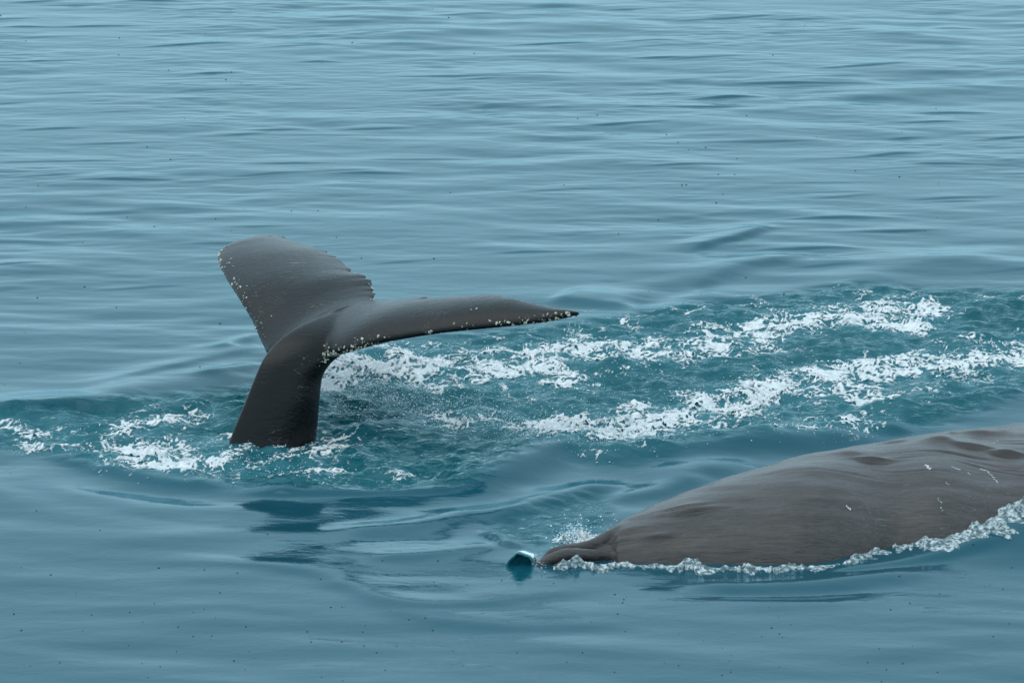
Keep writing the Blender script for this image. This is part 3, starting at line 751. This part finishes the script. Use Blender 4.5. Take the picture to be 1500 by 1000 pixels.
# foam rim where the water runs along the near whale's flank
rim_px = np.array([(812, 826), (840, 828), (880, 829), (920, 828), (960, 828), (1000, 829), (1040, 832), (1090, 833), (1130, 833), (1180, 832), (1220, 830), (1246, 824), (1270, 803), (1300, 791), (1340, 786), (1385, 782), (1430, 766), (1462, 745), (1500, 722), (1560, 706)], float)
rp = catmull(rim_px, 60)
P = []
for a, b in rp:
    zw = float(wl_z(a)); P.append(ground(a, b, zw))
P = np.array(P); seg = np.r_[0, np.cumsum(np.linalg.norm(np.diff(P, axis=0), axis=1))]
uu = np.arange(0, seg[-1], 0.009); P = np.stack([np.interp(uu, seg, P[:, k]) for k in range(3)], 1)
pxr = np.interp(uu, seg, rp[:, 0])
wid = np.interp(pxr, [812, 850, 900, 940, 1000, 1060, 1120, 1200, 1245, 1300, 1400, 1460, 1510, 1560], [0.05, 0.075, 0.06, 0.05, 0.05, 0.055, 0.075, 0.06, 0.06, 0.12, 0.13, 0.20, 0.32, 0.36])
rise = np.interp(pxr, [812, 850, 950, 1000, 1120, 1245, 1350, 1500], [0.05, 0.065, 0.035, 0.045, 0.055, 0.035, 0.04, 0.06])
nv = 26
n1 = Field(0.04, 0.12, 41, size=6.4, n=1024, slope=0.4); n2 = Field(0.12, 0.4, 42, size=12.8); n3 = Field(0.02, 0.05, 43, size=4.0, slope=0.2)
tv = np.linspace(-1, 1, nv)
wid = wid * np.clip(0.8 + 0.45 * n2(uu, uu * 0 + 3.3) + 0.25 * n1(uu, uu * 0 + 1.1), np.where(pxr > 1260, 0.75, 0.3), 1.8)
rise = rise * np.clip(0.9 + 0.4 * n2(uu, uu * 0 + 5.3), 0.3, 1.8)
T = np.gradient(P, axis=0); T /= np.linalg.norm(T, axis=1, keepdims=True)
S = np.stack([-T[:, 1], T[:, 0], np.zeros(len(T))], 1)        # points away from the camera side
RV = np.zeros((len(uu), nv, 3))
for j, t in enumerate(tv):
    q = uu * 1.0; s_ = t * wid
    prof = np.sqrt(max(0, 1 - t * t))
    bumpz = np.clip(0.50 + 0.12 * n1(q, s_ + 1) + 0.30 * n2(q, s_) + 0.05 * n3(q, s_), -0.15, 1.5)
    RV[:, j] = P + S * (s_ - wid * np.interp(pxr, [1240, 1300], [0.55, 0.25]))[:, None]
    RV[:, j, 2] = np.maximum(water_z(RV[:, j, 0], RV[:, j, 1]), -0.05) + rise * prof * bumpz * 0.85 - 0.012 * (abs(t) > 0.9)
rim = mesh_obj('flank_foam', RV.reshape(-1, 3), grid_faces(len(uu), nv), M_RIM)
tag(rim, 'glassy rim of foam where water runs along the grey whale back', 'foam', 'stuff')

# small curl of glassy water at the front of the near whale
g0 = ground(763, 830)
def curl_pt(t, s):                                # t around the arch, s along the tunnel
    a = math.pi * (0.02 + 1.0 * t)
    r = 0.092 * (1 - 0.97 * s ** 2)
    return np.array([g0[0] - 0.005 - math.cos(a) * r * 1.05 + 0.10 * s, g0[1] + 0.34 * s, -0.015 + math.sin(a) * r * 1.25 * (1 - 0.25 * s)])
nt, ns = 22, 12
o_ = np.array([[curl_pt(i / (nt - 1), j / (ns - 1)) for j in range(ns)] for i in range(nt)])
cen = np.array([[(curl_pt(0, j / (ns - 1)) + curl_pt(1, j / (ns - 1))) / 2 for j in range(ns)] for i in range(nt)])
wob = 1 + 0.05 * np.sin(np.arange(nt) * 0.9)[:, None, None]
o_ = cen + (o_ - cen) * wob
in_ = cen + (o_ - cen) * 0.86
Vc = np.r_[o_.reshape(-1, 3), in_.reshape(-1, 3)]; nn = nt * ns
Fc = [tuple(q) for q in grid_faces(nt, ns)] + [tuple(q[::-1] + nn) for q in grid_faces(nt, ns)]
for i in range(nt - 1):
    a, b = i * ns, (i + 1) * ns; Fc.append((a, b, b + nn, a + nn))
    a, b = i * ns + ns - 1, (i + 1) * ns + ns - 1; Fc.append((a, a + nn, b + nn, b))
M_CLEAR, _n, _l, _b = new_mat('clear_water')
_b.inputs['Base Color'].default_value = (0.16, 0.45, 0.48, 1); _b.inputs['Transmission Weight'].default_value = 0.85; _b.inputs['Roughness'].default_value = 0.05; _b.inputs['IOR'].default_value = 1.33
curl = mesh_obj('water_curl', Vc, np.array(Fc), M_CLEAR)
tag(curl, 'small glassy curl of water breaking at the tip of the grey whale', 'wave')

# ------------------------------------------------------------------ spray
def spray(name, label, zones, seed):
    r = np.random.default_rng(seed); V, F = [], []
    oct_v = np.array([(1, 0, 0), (0, 1, 0), (-1, 0, 0), (0, -1, 0), (0, 0, 1), (0, 0, -1)], float)
    oct_f = [(0, 1, 4), (1, 2, 4), (2, 3, 4), (3, 0, 4), (1, 0, 5), (2, 1, 5), (3, 2, 5), (0, 3, 5)]
    for (cx_, cy_, sx, sy, n, zmax, r0, r1) in zones:
        for _ in range(n):
            a, b = r.normal(cx_, sx), r.normal(cy_, sy)
            g = ground(a, b); z = float(water_z(g[0], g[1])) + abs(r.normal(0, zmax)) + 0.001
            rad = r0 + (r1 - r0) * r.random() ** 3
            o = len(V); s = rad * np.array([r.uniform(0.8, 1.6), r.uniform(0.8, 1.4), r.uniform(0.7, 1.3)])
            V.extend(np.array([g[0], g[1], z]) + oct_v * s); F.extend([(i + o, j + o, k + o) for i, j, k in oct_f])
    ob = mesh_obj(name, V, F, M_SPRAY); tag(ob, label, 'spray', 'stuff')
spray('wake_spray', 'fine white droplets thrown up over the foam behind the raised tail',
      [(570, 580, 60, 18, 1500, 0.03, 0.0022, 0.007), (640, 600, 90, 16, 500, 0.03, 0.002, 0.005), (720, 622, 60, 9, 500, 0.03, 0.002, 0.006), (860, 640, 60, 14, 800, 0.04, 0.002, 0.007), (900, 655, 70, 10, 500, 0.02, 0.002, 0.006),
       (780, 590, 70, 25, 350, 0.05, 0.002, 0.005), (1050, 600, 90, 14, 350, 0.03, 0.002, 0.006), (550, 535, 50, 10, 400, 0.04, 0.002, 0.006), (900, 540, 150, 25, 350, 0.02, 0.002, 0.005), (1180, 640, 60, 5, 200, 0.01, 0.002, 0.005)], 51)
spray('tail_spray', 'scattered droplets on the churned water in front of the raised tail', [(400, 680, 60, 14, 260, 0.01, 0.002, 0.006), (240, 668, 50, 9, 200, 0.02, 0.002, 0.006)], 52)
spray('bow_spray', 'little splash of droplets above the tip of the grey whale', [(840, 788, 11, 6, 520, 0.045, 0.002, 0.008), (790, 826, 6, 6, 50, 0.02, 0.002, 0.005), (890, 770, 18, 8, 60, 0.01, 0.002, 0.005)], 53)
# water dripping from the fluke tip
r = np.random.default_rng(60); V, F = [], []
tipw = at_y(840, 470, YN - 1.45)
for k in range(60):
    t = r.random(); p = tipw + np.array([r.choice([-0.035, 0.0, 0.02, 0.04]) + r.normal(0, 0.006), r.normal(0, 0.02), -0.02 - 0.17 * t])
    o = len(V); s = np.array([0.0018, 0.0018, r.uniform(0.004, 0.016)])
    V.extend(p + np.array([(1, 0, 0), (0, 1, 0), (-1, 0, 0), (0, -1, 0), (0, 0, 1), (0, 0, -1)]) * s)
    F.extend([(i + o, j + o, q + o) for i, j, q in [(0, 1, 4), (1, 2, 4), (2, 3, 4), (3, 0, 4), (1, 0, 5), (2, 1, 5), (3, 2, 5), (0, 3, 5)]])
tag(mesh_obj('dripping_water', V, F, M_SPRAY), 'thin drips of water falling from the barnacled fluke tip', 'drips', 'stuff')

# dark flecks floating on the surface
r = np.random.default_rng(61); V, F = [], []
for k in range(300):
    a, b = r.uniform(-40, 1540), r.uniform(0, 1000) if k % 3 else r.uniform(800, 1000)
    g = ground(a, b)
    if 500 < b < 720 and a > 300: continue
    z = float(water_z(g[0], g[1])) + 0.002; o = len(V); s = r.uniform(0.003, 0.0075) * g[1] / 28
    for q in range(6):
        an = q * math.pi / 3; V.append((g[0] + s * math.cos(an) * r.uniform(0.6, 1.5), g[1] + s * 1.6 * math.sin(an) * r.uniform(0.6, 1.4), z))
    V.append((g[0], g[1], z + s * 0.6)); F.extend([(o + q, o + (q + 1) % 6, o + 6) for q in range(6)])
tag(mesh_obj('floating_flecks', V, F, M_FLECK), 'tiny dark flecks scattered over the calm water', 'flecks', 'stuff')
